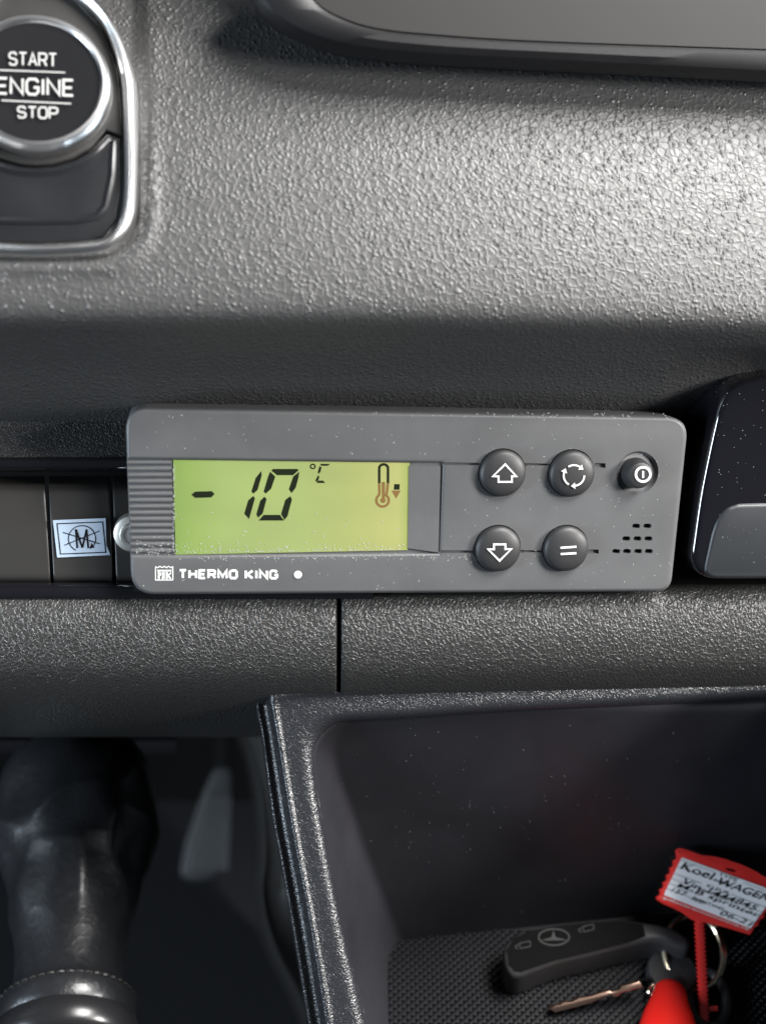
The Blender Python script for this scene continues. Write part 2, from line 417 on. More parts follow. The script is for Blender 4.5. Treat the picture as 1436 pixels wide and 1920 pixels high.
L(m, math_(m, 'ADD', math_(m, 'MULTIPLY', gn.outputs['Fac'], 0.34), 0.36), b.inputs['Emission Strength']); b.inputs['Emission Strength'].default_value = 0.55

# ------------------------------------------------------------------ dashboard
dash = bpy.data.objects.new('dashboard', None); COL.objects.link(dash); dash.location = F(0, 0, -0.05); dash['kind'] = 'structure'
PADW = [(-800, -0.075), (-500, -0.030), (-200, 0.004), (0, 0.0175), (150, 0.0235), (300, 0.0290), (450, 0.0328), (540, 0.0340), (585, 0.0334), (608, 0.0308), (632, 0.0245), (690, 0.0090), (745, -0.004), (775, -0.013), (800, -0.026)]
def padw(px, py):
    q = py - 0.02 * (px - 718) * (1 if px > 718 else 0.0)
    w = interp(PADW, q)
    # shallow hollow where the start button panel is set in, with a raised leather lip
    dx = max(0, px - 188, -48 - px); dy = max(0, py - 408, 18 - py); dd = math.hypot(dx, dy) - 70
    if dd < 0: w -= 0.003
    else: w -= 0.003 * math.exp(-(dd / 9) ** 2) - 0.0009 * math.exp(-((dd - 24) / 13) ** 2) * max(0, min(1, (py - 150) / 200))
    return w
# the leather pad ends in an upswept corner over the glossy unit on the right
def pady(px, t):
    y = -760 + 1560 * t; end = 800
    if px > 1240: end = 800 - 75 * min(1, (px - 1240) / 170) ** 1.2
    return y if y < 650 else 650 + (y - 650) * (end - 650) / 150
us = lin(-1200, 2500, 308); ts = [i / 199 for i in range(200)]
def padf(u, t):
    y = pady(u, t); yy = -760 + 1560 * t
    return P(u, y, padw(u, yy if u > 1240 else y))
v, f = grid(padf, us, ts)
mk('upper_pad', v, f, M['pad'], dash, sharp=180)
# recess behind the controller
def rec(u, y): return P(u, y, -0.030 if y > 850 else -0.030 + 0.008 * (1 - (y - 730) / 120) * 0)
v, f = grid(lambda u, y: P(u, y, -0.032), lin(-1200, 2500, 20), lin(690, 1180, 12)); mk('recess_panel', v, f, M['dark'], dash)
v, f = grid(lambda u, y: P(u, y, -0.024 + 0.010 * ((y - 745) / 113)), lin(-1200, 700, 30), lin(745, 858, 8)); mk('recess_ledge', v, f, M['recess'], dash)
def strip(name, y0, y1, w0, w1, x0, x1, m, bulge=0.002):
    def fn(u, a):
        y = y0 + (y1 - y0) * (0.5 - 0.5 * math.cos(math.pi * a)); s = math.sin(math.pi * a)
        return P(u, y, w0 + (w1 - w0) * a + bulge * s)
    v, f = grid(fn, lin(x0, x1, 24), [i / 10 for i in range(11)]); return mk(name, v, f, m, dash)
strip('gloss_trim', 857, 884, -0.014, -0.016, -1200, 700, M['gloss'], 0.0025)
strip('gloss_trim', 1092, 1124, -0.016, -0.014, -1200, 700, M['gloss'], 0.002)
# lower padded roll, two panels meeting at a seam
LOWW = [(1096, -0.026), (1112, -0.0165), (1140, -0.0125), (1190, -0.0115), (1240, -0.0135), (1275, -0.0175), (1310, -0.026), (1340, -0.040), (1362, -0.058), (1376, -0.080), (1382, -0.100)]
def low(x0, x1, n):
    sgn0 = x0 > 600
    def fn(u, y):
        w = interp(LOWW, y + (0.02 * (u - 635) if u > 635 else 0))
        de = (u - x0) if sgn0 else (x1 - u)
        if de < 5: w -= 0.0030 * (1 - de / 5) ** 2
        return P(u - 0 * y, y, w)
    xs = lin(x0, x1, n)
    xs = sorted(set(xs + ([x0 + k for k in range(6)] if sgn0 else [x1 - k for k in range(6)])))
    v, f = grid(fn, xs, lin(1096, 1382, 60)); return mk('lower_pad', v, f, M['lowpad'], dash, sharp=180)
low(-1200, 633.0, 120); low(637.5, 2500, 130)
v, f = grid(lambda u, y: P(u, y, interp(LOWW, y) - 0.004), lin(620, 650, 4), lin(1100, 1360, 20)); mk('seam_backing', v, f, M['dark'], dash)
v = [P(-1500, 1380, -0.098), P(2600, 1380, -0.098)]
v += [Vector((v[1].x, 0.45, v[1].z - 0.02)), Vector((v[0].x, 0.45, v[0].z - 0.02))]
mk('underside', v, [(0, 1, 2, 3)], M['dark'], dash, smooth=False)
# under-dash trim and the dark bulkhead of the footwell
v, f = grid(lambda u, y: P(u, y, -0.26 - 0.0006 * abs(y - 1392)), lin(-1200, 330, 14), lin(1340, 1412, 14)); mk('under_dash_trim', v, f, M['tray'], dash)
FLZ = 0.32
def rect3(a, b, c, d): return [a, b, c, d], [(0, 1, 2, 3)]
fl = bpy.data.objects.new
v = [Vector((-1.6, -0.9, FLZ)), Vector((1.4, -0.9, FLZ)), Vector((1.4, 0.42, FLZ)), Vector((-1.6, 0.42, FLZ))]
mk('cab_floor', v, [(0, 1, 2, 3)], M['carpet'], None, smooth=False, kind='structure')
v = [Vector((-1.6, 0.40, FLZ - .05)), Vector((1.4, 0.40, FLZ - .05)), Vector((1.4, 0.40, 0.85)), Vector((-1.6, 0.40, 0.85))]
mk('bulkhead', v, [(0, 1, 2, 3)], M['dark'], None, smooth=False, kind='structure')

# ------------------------------------------------------------------ start button panel
zA = lambda x, y: (x / 2.872, y / 2.872)
PS = tplane(90, 200, 0.0275, R(-9), R(9))
sb = thing('start_button', PS.at(90, 200), 'round engine start stop button in a chrome-edged black panel on the grained dashboard', 'button')
out_r = [(104, 482), (188, 475), (223, 456), (249, 421), (258, 366), (258, 195), (251, 139), (223, 63), (174, 0), (120, -40), (70, -52)]
in_r = [(104, 459), (139, 456), (195, 449), (223, 414), (232, 348), (230, 209), (223, 132), (195, 52), (146, 0), (110, -22), (70, -32)]
def mirror(l, cx=70): return l + [(2 * cx - x, y) for x, y in l[::-1][1:]]
def smoothloop(l, n):
    l = mirror(l); l = l + [l[0]]
    return resample([tuple(p) for p in catmull(l, 200)][:-1], n)
def radial(l, n, c=(70, 215)):
    """one point per direction so that the loops correspond"""
    poly = smoothloop(l, 600); out = []
    ang = sorted((math.atan2(y - c[1], x - c[0]), x, y) for x, y in poly)
    for k in range(n):
        a = -math.pi + 2 * math.pi * (k + .5) / n
        q = min(ang, key=lambda p: abs(math.atan2(math.sin(p[0] - a), math.cos(p[0] - a))))
        out.append((q[1], q[2]))
    return out
O_, I_ = radial(out_r, 160), radial(in_r, 160)
def mix(A, B, t): return [(a[0] * (1 - t) + b[0] * t, a[1] * (1 - t) + b[1] * t) for a, b in zip(A, B)]
loops = []
for t, h in ((-.12, -0.006), (-.06, -0.001), (0, 0.0006), (.18, 0.0018), (.38, 0.0022), (.52, 0.0019), (.58, 0.0015), (.64, 0.0017), (.82, 0.0013), (.95, 0.0002), (1.0, -0.004)):
    loops.append([PS.at(x, y, h) for x, y in mix(O_, I_, t)])
MB().loft([l[::-1] for l in loops]).obj('chrome_surround', M['chrome'], sb)
flat(PS, O_, -0.004).obj('panel', M['bezel'], sb, smooth=False)
# upper bezel collar and the lower scooped panel, split by a joint
sc = [(228, 257), (199, 247), (175, 275), (140, 297), (100, 308), (70, 310)]
def arc_lower(px): return None
lowp = [(70, 313), (100, 311), (140, 300), (176, 279), (200, 250), (226, 258), (229, 345), (220, 410), (193, 445), (139, 452), (70, 455)]
lowpoly = lowp + [(140 - x, y) for x, y in lowp[::-1][1:-1]]
slab(PS, lowpoly, -0.0038, -0.0022, 0.0006).obj('lower_panel', M['satin'], sb)
sco = [(70, 318), (105, 316), (145, 305), (180, 284), (205, 258), (220, 264), (217, 330), (204, 390), (185, 412), (139, 420), (70, 421)]
scoop = sco + [(140 - x, y) for x, y in sco[::-1][1:-1]]
sl = [PS.at(x, y, -0.0020, -0.0020) for x, y in (scoop if area2(scoop) < 0 else scoop[::-1])]
MB().loft([sl, [p + PS.n * 0.0004 for p in inset(sl, PS.n, 0.0008)], [p + PS.n * -0.0012 for p in inset(sl, PS.n, 0.004)]], True, False, True).obj('scoop', M['satin'], sb)
up = [(70, 309), (100, 307), (138, 296), (172, 275), (198, 244), (228, 254), (229, 209), (222, 132), (194, 52), (145, 1), (109, -21), (70, -31)]
uppoly = up + [(140 - x, y) for x, y in up[::-1][1:-1]]
slab(PS, uppoly, -0.0038, -0.0016, 0.0006).obj('upper_panel', M['bezel'], sb)
C0 = (70, 159); rr0 = (PS.at(70 + 141, 159) - PS.at(70, 159)).length
bt = lathe(PS, *C0, [(rr0 * .80, -0.001), (rr0 * .86, 0.0020), (rr0 * .885, 0.0026), (rr0 * .93, 0.0025), (rr0 * .975, 0.0014), (rr0, -0.0005), (rr0 * 1.005, -0.004)][::-1], 72)
bt.f.pop(); bt.obj('button_ring', M['chrome'], sb)
face = lathe(PS, *C0, [(rr0 * .875, -0.002), (rr0 * .868, 0.0014), (rr0 * .845, 0.0017), (rr0 * .6, 0.0014), (rr0 * .2, 0.0011)], 72).obj('push_button', M['btnface'], sb)
hL = 0.0021
q = lambda x0, y0, x1, y1, dy=0: tuple(zA(*p) for p in ((x0, y0), (x1, y0 + dy), (x1, y1 + dy), (x0, y1)))
strokes(PS, 'START', q(52, 282, 305, 348, 8), 3.4, hL).obj('lettering', M['soft_white'], face, smooth=False)
strokes(PS, 'ENGINE', q(-12, 420, 395, 502, 12), 4.8, hL).obj('lettering', M['soft_white'], face, smooth=False)
strokes(PS, 'STOP', q(98, 574, 312, 632, 6), 3.4, hL).obj('lettering', M['soft_white'], face, smooth=False)
ribbon(PS, [zA(-30, 376), zA(352, 390)], 2.4, hL).obj('rule_line', M['soft_white'], face, smooth=False)
ribbon(PS, [zA(10, 540), zA(385, 558)], 2.4, hL).obj('rule_line', M['soft_white'], face, smooth=False)

# ------------------------------------------------------------------ screen above the pad
PSC = tplane(1000, 60, 0.039, R(4), R(9))
scr = thing('display_screen', PSC.at(1000, 60), 'grey glass display screen with rounded black rim above the grained pad', 'screen')
outer = [(455, -60), (485, 0), (512, 30), (560, 58), (640, 82), (760, 98), (1000, 112), (1436, 136), (1900, 160)]
inner = [(560, -60), (590, 0), (640, 32), (705, 52), (800, 63), (1000, 76), (1436, 92), (1900, 110)]
A_ = [tuple(p) for p in catmull(outer, 70)]; B_ = [tuple(p) for p in catmull(inner, 70)]
def lp(poly, h): return [PSC.at(x, y, h) for x, y in poly]
rim = [[p - PSC.n * 0.03 for p in lp(mix(A_, B_, 1.0), 0)]] + [lp(mix(A_, B_, t), h) for t, h in ((0.0, -0.008), (0.0, -0.004), (.15, -0.0012), (.45, 0.0), (.8, 0.0), (1.0, -0.0012))]
MB().loft(rim, closed=False).obj('rim', M['screenrim'], scr)
gl = B_ + [(1900, -500), (300, -500), (450, -300)]
flat(PSC, gl, -0.0012).obj('glass', M['screen'], scr, smooth=False)

# ------------------------------------------------------------------ switch row on the left
z4 = lambda x, y: (x / 4.2235, 740 + y / 4.2235)
def switch_(xl0, xr0, xl1, xr1, label):
    def fn(a, t):
        y = 893 + (1098 - 893) * t
        xl = xl0 + (xl1 - xl0) * t; xr = xr0 + (xr1 - xr0) * t
        x = xl + (xr - xl) * (0.5 - 0.5 * math.cos(math.pi * a))
        w = interp([(0, -0.026), (.06, -0.020), (.14, -0.0168), (.5, -0.0150), (.85, -0.0156), (.95, -0.0165), (1, -0.020)], t)
        e = min(a, 1 - a)
        if e < .06: w -= 0.0016 * (1 - e / .06) ** 2
        return P(x, y, w)
    v, f = grid(fn, lin(0, 1, 25), lin(0, 1, 36))
    # back edge
    o = mk('switch_blank', v, f, M['switch'], None)
    return tag(o, label, 'switch')
switch_(-60, 84, -46, 96, 'plain dark blank switch at the far end of the row from the controller')
switch_(91, 205, 102, 213, 'dark blank switch carrying the pale blue sticker')
switch_(211, 330, 219, 340, 'dark blank switch holding the silver round knob beside the controller')
PK = tplane(240, 997, -0.0152)
kn = thing('metal_knob', PK.at(249, 997), 'silver round metal knob half hidden behind the controller edge', 'knob')
rk = 0.15e-3 * 36
lathe(PK, 250, 997, [(rk, -0.001), (rk, 0.0018), (rk * .96, 0.0026), (rk * .72, 0.0032)], 48).obj('collar', M['steel'], kn)
lathe(PK, 250, 997, [(rk * .66, 0.002), (rk * .66, 0.0042), (rk * .6, 0.0048), (rk * .5, 0.0048), (rk * .46, 0.0044)], 48).obj('plunger', M['steel'], kn)
PT = tplane(155, 1005, -0.0142, R(8), R(9))
stk = slab(PT, [z4(*p) for p in ((422, 995), (838, 978), (845, 1190), (875, 1270), (455, 1290))], 0.0, 0.0002)
stk = stk.obj('sticker', M['paper_blue'], None, smooth=False)
tag(stk, 'pale blue paper sticker with a crossed-out letter M in a circle', 'sticker')
hs = 0.00028
ribbon(PT, [z4(*p) for p in ((454, 1022), (815, 1008), (840, 1248), (482, 1262))], 1.9, hs, True).obj('border', M['ink'], stk, smooth=False)
arc = [z4(652 + 108 * math.cos(a), 1140 + 103 * math.sin(a)) for a in lin(R(116), R(405), 50)]
ribbon(PT, arc, 1.7, hs + 1e-5).obj('circle_arrow', M['ink'], stk, smooth=False)
flat(PT, [z4(*p) for p in ((710, 1220), (728, 1172), (752, 1210))], hs + 2e-5).obj('arrow_head', M['ink'], stk, smooth=False)
for a, b_ in (((500, 1090), (795, 1182)), ((512, 1192), (788, 1080))):
    ribbon(PT, [z4(*a), z4(*b_)], 1.6, hs + 3e-5).obj('cross_line', M['ink'], stk, smooth=False)
mm = MB()
for pts in (((603, 1066), (615, 1215)), ((606, 1070), (655, 1212)), ((655, 1212), (688, 1066)), ((688, 1066), (702, 1215))):
    ribbon(PT, [z4(*p) for p in pts], 3.4, hs + 4e-5, mb=mm)
mm.obj('letter', M['ink'], stk, smooth=False)

# ------------------------------------------------------------------ the temperature controller
PD = tplane(763, 945, 0.0)
px2m = 0.15e-3
z2 = lambda x, y: (220 + x / 2.5643, 740 + y / 2.5643)
z3 = lambda x, y: (740 + x / 2.4759, 740 + y / 2.4759)
tk = thing('temperature_controller', PD.at(763, 945, -0.016), 'grey plastic temperature controller with green display and round black buttons', 'controller')
HB = -0.0011
full = rpoly([(235, 766, 40), (1291, 783, 38), (1257, 1109, 30), (247, 1115, 46)], 8)
base = slab(PD, full, -0.016, HB, 0.0004, 2).obj('back_shell', M['house'], tk)
# front frame: a C open to the left around the display channel
cs = rpoly([(235, 766, 40), (1291, 783, 38), (1257, 1109, 30), (247, 1115, 46)], 8)
fr = cs + [(244.4, 1041), (330, 1041.5), (822, 1038), (829, 868.5), (330, 862.5), (238, 861.5)]
# order: start at top-left corner, clockwise in px; ends bottom-left, then runs along the channel
def fan_slab(poly, h0, h1, bev, seg):
    return slab(PD, poly, h0, h1, bev, seg)
house = fan_slab(fr, HB - 0.0006, 0.0, 0.0011, 5).obj('housing', M['house'], tk)
cb = MB()
def capsule(cx, cy, w, h, n=6):
    r = h / 2; pts = []
    for k in range(n + 1):
        a = -math.pi / 2 + math.pi * k / n; pts.append((cx + w / 2 - r + r * math.cos(a), cy + r * math.sin(a)))
    for k in range(n + 1):
        a = math.pi / 2 + math.pi * k / n; pts.append((cx - w / 2 + r + r * math.cos(a), cy + r * math.sin(a)))
    return pts
slots = [(1131, 617), (1183, 617), (1085, 676), (1137, 676), (1188, 676), (1038, 735), (1088, 735), (1140, 735), (1190, 735)]
for s_ in slots: slab(PD, capsule(*z3(*s_), 15.5, 8.6), -0.0012, 0.002, mb=cb)
BT = [(940.7, 886), (1070, 887), (932, 1028), (1059, 1027.5)]
RB = 44.5 * px2m
def gro(x0, y0, x1, y1, hh): return [(x0, y0 - hh), (x1, y1 - hh), (x1, y1 + hh), (x0, y0 + hh)]
for g in (gro(832, 872, 990, 873.5, 2.6), gro(988, 873, 1120, 875, 2.0), gro(1119, 875, 1139, 875.5, 4.4),
          gro(828, 1038, 985, 1037, 2.6), gro(984, 1037, 1108, 1037.5, 2.0), gro(1107, 1037.5, 1126, 1037.5, 4.0)):
    slab(PD, g, -0.0009, 0.002, mb=cb)
cut(house, cb.obj('c', None))
cb = MB()
for (x, y) in BT: lathe(PD, x, y, [(RB * 1.045, -0.0012), (RB * 1.045, 0.003)][::1], 40, mb=cb); cb.f.append(tuple(range(len(cb.v) - 80 + 39, len(cb.v) - 81, -1)))
lathe(PD, 1194, 887, [(28 * px2m, -0.0018), (35 * px2m, -0.0015), (40 * px2m, -0.0007), (43.5 * px2m, 0.0002), (45 * px2m, 0.003)], 40, mb=cb)
cb.f.append(tuple(range(len(cb.v) - 200 + 39, len(cb.v) - 201, -1)))
cut(house, cb.obj('c', None))
# slot floors: dark backing inside the housing
slab(PD, [(1140, 975), (1250, 975), (1240, 1060), (1135, 1060)], -0.0012, -0.00106).obj('speaker_backing', M['dark'], tk, smooth=False)
# ridged grip
NR = 15
for k in range(NR):
    t0 = (k + .08) / NR; t1 = (k + .92) / NR
    y0 = 862.5 + (1040 - 862.5) * t0; y1 = 862.5 + (1040 - 862.5) * t1
    x0 = 238.5 + 8 * (t0 + t1) / 2; x1 = 322 + 6 * (t0 + t1) / 2
    loops = []
    for a in lin(0, math.pi, 7):
        y = (y0 + y1) / 2 - (y1 - y0) / 2 * math.cos(a); h = HB - 0.0002 + 0.0008 * math.sin(a)
        e = 3.5 * (1 - math.sin(a))
        loops.append([PD.at(x0 - 1.5 + e, y, h - 0.0008), PD.at(x0 + e, y, h), PD.at(x1 - e * .5, y, h), PD.at(x1 + 1, y, h - 0.001)])
    MB().loft([l[::-1] for l in loops], closed=False).obj('ridge', M['house'], tk)
# display
lc = [(325, 862.5), (768, 868), (764, 1031.5), (329.5, 1040)]
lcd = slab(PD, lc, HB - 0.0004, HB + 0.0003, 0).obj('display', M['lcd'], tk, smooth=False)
hl = HB + 0.00036
segs = [[(357, 480), (376, 466), (455, 464), (468, 478), (452, 494), (374, 496)],
        [(693, 367), (695, 388), (675, 458), (655, 476), (645, 466), (666, 400)],
        [(655, 486), (662, 500), (634, 598), (611, 572), (630, 508)],
        [(740, 364), (750, 357), (864, 357), (873, 362), (846, 387), (768, 387)],
        [(735, 370), (760, 394), (740, 452), (714, 476), (704, 466), (725, 395)],
        [(875, 370), (871, 400), (858, 448), (838, 473), (825, 455), (846, 394)],
        [(708, 490), (718, 502), (700, 570), (678, 592), (669, 575), (688, 510)],
        [(832, 488), (840, 504), (818, 585), (804, 602), (788, 574), (808, 506)],
        [(704, 578), (782, 578), (802, 605), (680, 605)]]
for sg in segs: flat(PD, [z2(*p) for p in sg], hl).obj('segment', M['lcd_ink'], lcd, smooth=False)
ribbon(PD, [z2(940 + 11 * math.cos(a), 345 + 10.5 * math.sin(a)) for a in lin(0, 2 * math.pi, 25)[:-1]], 2.6, hl, True).obj('degree_ring', M['lcd_ink'], lcd, smooth=False)
for sg in ([(974, 338), (980, 332), (1024, 333), (1012, 342), (985, 342)], [(972, 344), (982, 348), (977, 372), (968, 380), (964, 374)],
           [(965, 388), (972, 394), (966, 412), (956, 420), (953, 412)], [(957, 424), (966, 413), (990, 413), (999, 425)]):
    flat(PD, [z2(*p) for p in sg], hl).obj('segment', M['lcd_ink'], lcd, smooth=False)
th = [(1259, 425)] + [(1259, 355)] + [(1280 + 21 * math.cos(a), 353 + 18 * math.sin(a)) for a in lin(math.pi, 2 * math.pi, 9)] + [(1301, 425)]
ribbon(PD, [z2(*p) for p in th], 4.8, hl).obj('thermometer_symbol', M['lcd_ink'], lcd, smooth=False)
th2 = [(1259, 425), (1260, 470)] + [(1275 + 30 * math.cos(a), 508 + 30 * math.sin(a)) for a in lin(R(236), R(-56), 20)] + [(1296, 470), (1301, 425)]
ribbon(PD, [z2(*p) for p in th2], 4.6, hl).obj('thermometer_symbol', M['lcd_ink_reflection'], lcd, smooth=False)
mb_ = MB(); flat(PD, [z2(*p) for p in ((1271, 420), (1287, 420), (1286, 500), (1272, 500))], hl, mb_); flat(PD, [z2(*p) for p in circ(1277, 508, 13, 13, 16)], hl + 1e-5, mb_)
mb_.obj('thermometer_fill', M['lcd_ink_reflection'], lcd, smooth=False)
flat(PD, [z2(*p) for p in ((1331, 430), (1358, 430), (1356, 457), (1329, 457))], hl).obj('arrow_symbol', M['lcd_ink'], lcd, smooth=False)
flat(PD, [z2(*p) for p in ((1318, 461), (1362, 461), (1340, 500))], hl).obj('arrow_symbol', M['lcd_ink_reflection'], lcd, smooth=False)
# sloping facet between display and button field
a0, a1, b0, b1 = PD.at(767, 874, -0.0006), PD.at(765, 1029, -0.0006), PD.at(826, 874, -0.0001), PD.at(822, 1036, -0.0001)
MB().add([a0, a1, b1, b0, a0 - PD.n * .001, a1 - PD.n * .001, b1 - PD.n * .002, b0 - PD.n * .002], [(0, 1, 2, 3), (0, 4, 5, 1), (1, 5, 6, 2), (3, 2, 6, 7), (0, 3, 7, 4)]).obj('facet', M['house'], tk, smooth=False)
# buttons
dome = [(RB, -0.0011), (RB, 0.0008), (RB * .985, 0.0013), (RB * .94, 0.0017), (RB * .8, 0.0022), (RB * .5, 0.00262), (RB * .2, 0.00278)]
bo = [lathe(PD, x, y, dome, 48).obj('push_button', M['btn'], tk) for x, y in BT]
def icon(pts, wd_, h, parent, closed=True, conv=z3, m='white'):
    return ribbon(PD, [conv(*p) for p in pts], wd_, h, closed).obj('icon', M[m], parent, smooth=False)
HI = 0.0029
icon([(512, 323), (564, 379), (543, 379), (543, 405), (481, 405), (481, 379), (455, 379)], 3.6, HI, bo[0])
icon([(486, 771), (433, 718), (460, 718), (460, 695), (513, 695), (513, 717), (540, 717)], 3.6, HI, bo[2])
icon([(768, 711), (842, 706)], 4.0, HI, bo[3], False); icon([(769, 740), (842, 736)], 4.0, HI, bo[3], False)
for s0, s1, tip in ((215, 300, 0), (-22, 78, 1), (98, 192, 2)):
    pts = [(831 + 48 * math.cos(R(a)), 375 + 48 * math.sin(R(a))) for a in lin(s0 + 22, s1 + 8, 12)]
    icon(pts, 3.4, HI, bo[1], False)
    e = R(s1 + 8); c_ = Vector((831 + 48 * math.cos(e), 375 + 48 * math.sin(e))); t_ = Vector((-math.sin(e), math.cos(e))); n_ = Vector((math.cos(e), math.sin(e)))
    flat(PD, [z3(*p) for p in (c_ + t_ * 18, c_ + n_ * 15 - t_ * 2, c_ - n_ * 15 - t_ * 2)], HI + 2e-5).obj('icon', M['white'], bo[1], smooth=False)
rp = 24 * px2m
pw = lathe(PD, 1192, 887, [(rp * 1.25, -0.0015), (rp * 1.2, 0.0008), (rp * 1.12, 0.0026), (rp * 1.0, 0.0035), (rp * .8, 0.0039), (rp * .4, 0.00398)], 40).obj('power_button', M['btn'], tk)
hp = 0.0042
cx, cy = 1205, 889.5
ribbon(PD, circ(cx, cy, 13.5, 13.5, 32), 4.6, hp, True).obj('icon', M['white'], pw, smooth=False)
ribbon(PD, [(cx, cy - 6.5), (cx, cy + 6.5)], 3.8, hp).obj('icon', M['white'], pw, smooth=False)
# maker's mark and lettering
hw = 0.00006
lg = MB()
ribbon(PD, [z2(*p) for p in ((185, 830), (185, 891), (268, 891), (268, 830))], 2.0, hw, mb=lg)
ribbon(PD, [z2(*p) for p in ((184, 826), (196, 832), (206, 825), (217, 832), (227, 825), (238, 832), (248, 825), (258, 832), (269, 826))], 1.8, hw, mb=lg)
for r_ in (((194, 842), (262, 842), (262, 850), (194, 850)), ((196, 852), (206, 852), (206, 886), (196, 886)), ((206, 858), (214, 852), (214, 868), (206, 872)), ((219, 852), (229, 852), (229, 886), (214, 886)),
           ((234, 852), (244, 852), (244, 886), (234, 886)), ((244, 866), (258, 852), (262, 858), (250, 870), (262, 884), (254, 886), (244, 874))):
    flat(PD, [z2(*p) for p in r_], hw + 1e-5, lg)
lg.obj('maker_emblem', M['white'], tk, smooth=False)
strokes(PD, 'THERMO KING', tuple(z2(*p) for p in ((301, 844), (768, 847), (768, 883), (301, 881))), 4.7, hw, .5).obj('lettering', M['white'], tk, smooth=False)
lathe(PD, *z2(868, 866), [(20 / 2.5643 * px2m, 0), (20 / 2.5643 * px2m, 0.00012), (17 / 2.5643 * px2m, 0.0003), (8 / 2.5643 * px2m, 0.0004)], 24).obj('indicator_dot', M['white'], tk)
# lint and dust on the controller
def flakes(pl, spots, name, parent, m='dust', s0=.6, s1=2.2):
    mb = MB()
    for x, y, h in spots:
        a = random.random() * math.pi; l = random.uniform(s0, s1) * px2m; wdt = random.uniform(.35, .8) * px2m
        c = pl.at(x, y, h, h); d = pl.x * math.cos(a) + pl.y * math.sin(a); e = pl.n.cross(d)
        b_ = pl.n * random.uniform(0, .5) * l
        mb.add([c - d * l - e * wdt, c + d * l - e * wdt * .6 + b_, c + d * l * .9 + e * wdt + b_, c - d * l + e * wdt * .8], [(0, 1, 2, 3)])
    return mb.obj(name, M[m], parent, smooth=False, kind='stuff')
sp = []
for i in range(120):
    x = random.uniform(255, 1265); y = random.choice((random.uniform(775, 855), random.uniform(1046, 1105)))
    sp.append((x, y, 0.00005))
for i in range(70): sp.append((random.uniform(840, 1260), random.uniform(850, 1060), 0.00005))
for i in range(210):
    x = random.uniform(330, 762); y = 1038 - abs(random.gauss(0, 9)); sp.append((x, min(y, 1036 - (x - 330) * .015), HB + 0.0005))
for i in range(45): sp.append((random.uniform(330, 762), random.uniform(960, 1030), HB + 0.0004))
for i in range(60): sp.append((random.uniform(255, 320), 1040 - abs(random.gauss(0, 14)), HB + 0.0012))
for i in range(120): sp.append((random.uniform(330, 900), 1046 + random.gauss(0, 3), 0.00005))
for i in range(120): sp.append((random.uniform(300, 1250), 778 + (random.random() - .3) * 14, -0.0002))
for i in range(60): sp.append((random.gauss(326.5, 1.0), random.uniform(866, 1038), HB + 0.0008))
flakes(PD, sp, 'dust', tk)

# ------------------------------------------------------------------ glossy unit on the right
z5 = lambda x, y: (1180 + x / 4.176, 660 + y / 4.176)
PG = tplane(1380, 900, 0.004, R(14), R(9))
gu = thing('gloss_unit', PG.at(1400, 900, -0.02), 'glossy black rounded unit with a matt grey flap below, beside the controller', 'panel')
ol = [z5(*p) for p in ((1069, 190), (960, 208), (890, 228), (780, 300), (705, 440), (640, 700), (560, 1100), (505, 1480), (490, 1600), (500, 1660), (530, 1720), (580, 1758), (680, 1785), (1069, 1785))]
ol = [tuple(p) for p in catmull(ol, 60)]
gp = [(1800, 690)] + ol + [(1800, 1084)]
slab(PG, gp, -0.02, 0.0, 0.0022, 5).obj('body', M['gloss'], gu)
fl_ = [z5(*p) for p in ((1069, 1187), (880, 1192), (820, 1204), (760, 1232), (690, 1315), (650, 1420), (618, 1560), (590, 1700), (600, 1740), (640, 1768), (720, 1776), (1069, 1776))]
fp = [(1790, 938)] + [tuple(p) for p in catmull(fl_, 50)] + [(1790, 1081)]
slab(PG, fp, -0.002, 0.0008, 0.0012, 4).obj('flap', M['flap'], gu)
sp = [(random.uniform(1340, 1436), random.uniform(730, 930), 0.0001) for i in range(34)] + [(random.uniform(1345, 1436), random.uniform(960, 1075), 0.0009) for i in range(16)]
flakes(PG, sp, 'dust', gu, 'dust', .25, .9)

# ------------------------------------------------------------------ storage tray
ST = [  # outer edge, ridge, inner edge of the moulded frame along its run
    ((1900, 1228), (1900, 1231), (1900, 1288)), ((1436, 1254), (1436, 1257), (1436, 1312)), ((1200, 1264), (1200, 1268), (1200, 1323)),
    ((995, 1275), (995, 1278), (925, 1336)), ((800, 1284), (800, 1288), (760, 1347)), ((641, 1292), (641, 1296), (652, 1352)), ((560, 1294), (560, 1298), (620, 1362)),
    ((512, 1299), (524, 1302), (600, 1381)), ((481, 1316), (511, 1312), (590, 1405)), ((491, 1383), (521, 1378), (589, 1440)), ((502, 1472), (537, 1478), (595, 1488)),
    ((513, 1550), (548, 1545), (604, 1540)), ((523, 1600), (558, 1600), (614, 1594)), ((549, 1750), (586, 1750), (643, 1740)), ((577, 1917), (614, 1917), (685, 1917)), ((625, 2200), (665, 2200), (750, 2200))]
NS = 150
EA, EB, EC = ([tuple(p) for p in catmull([s[k] for s in ST], NS)] for k in range(3))
tray = thing('storage_tray', P(900, 1750, -0.075), 'open black storage tray with grained frame and diamond rubber mat below the dashboard', 'tray')
def frw(y): return interp([(1200, -0.021), (1300, -0.0235), (1500, -0.024), (1900, -0.020), (2300, -0.014)], y)
def row(E, dw, off=None, t=0.0):
    out = []
    for i, (x, y) in enumerate(E):
        if off is not None: x = x * (1 - t) + off[i][0] * t; y = y * (1 - t) + off[i][1] * t
        out.append(P(x, y, frw(y) + dw))
    return out
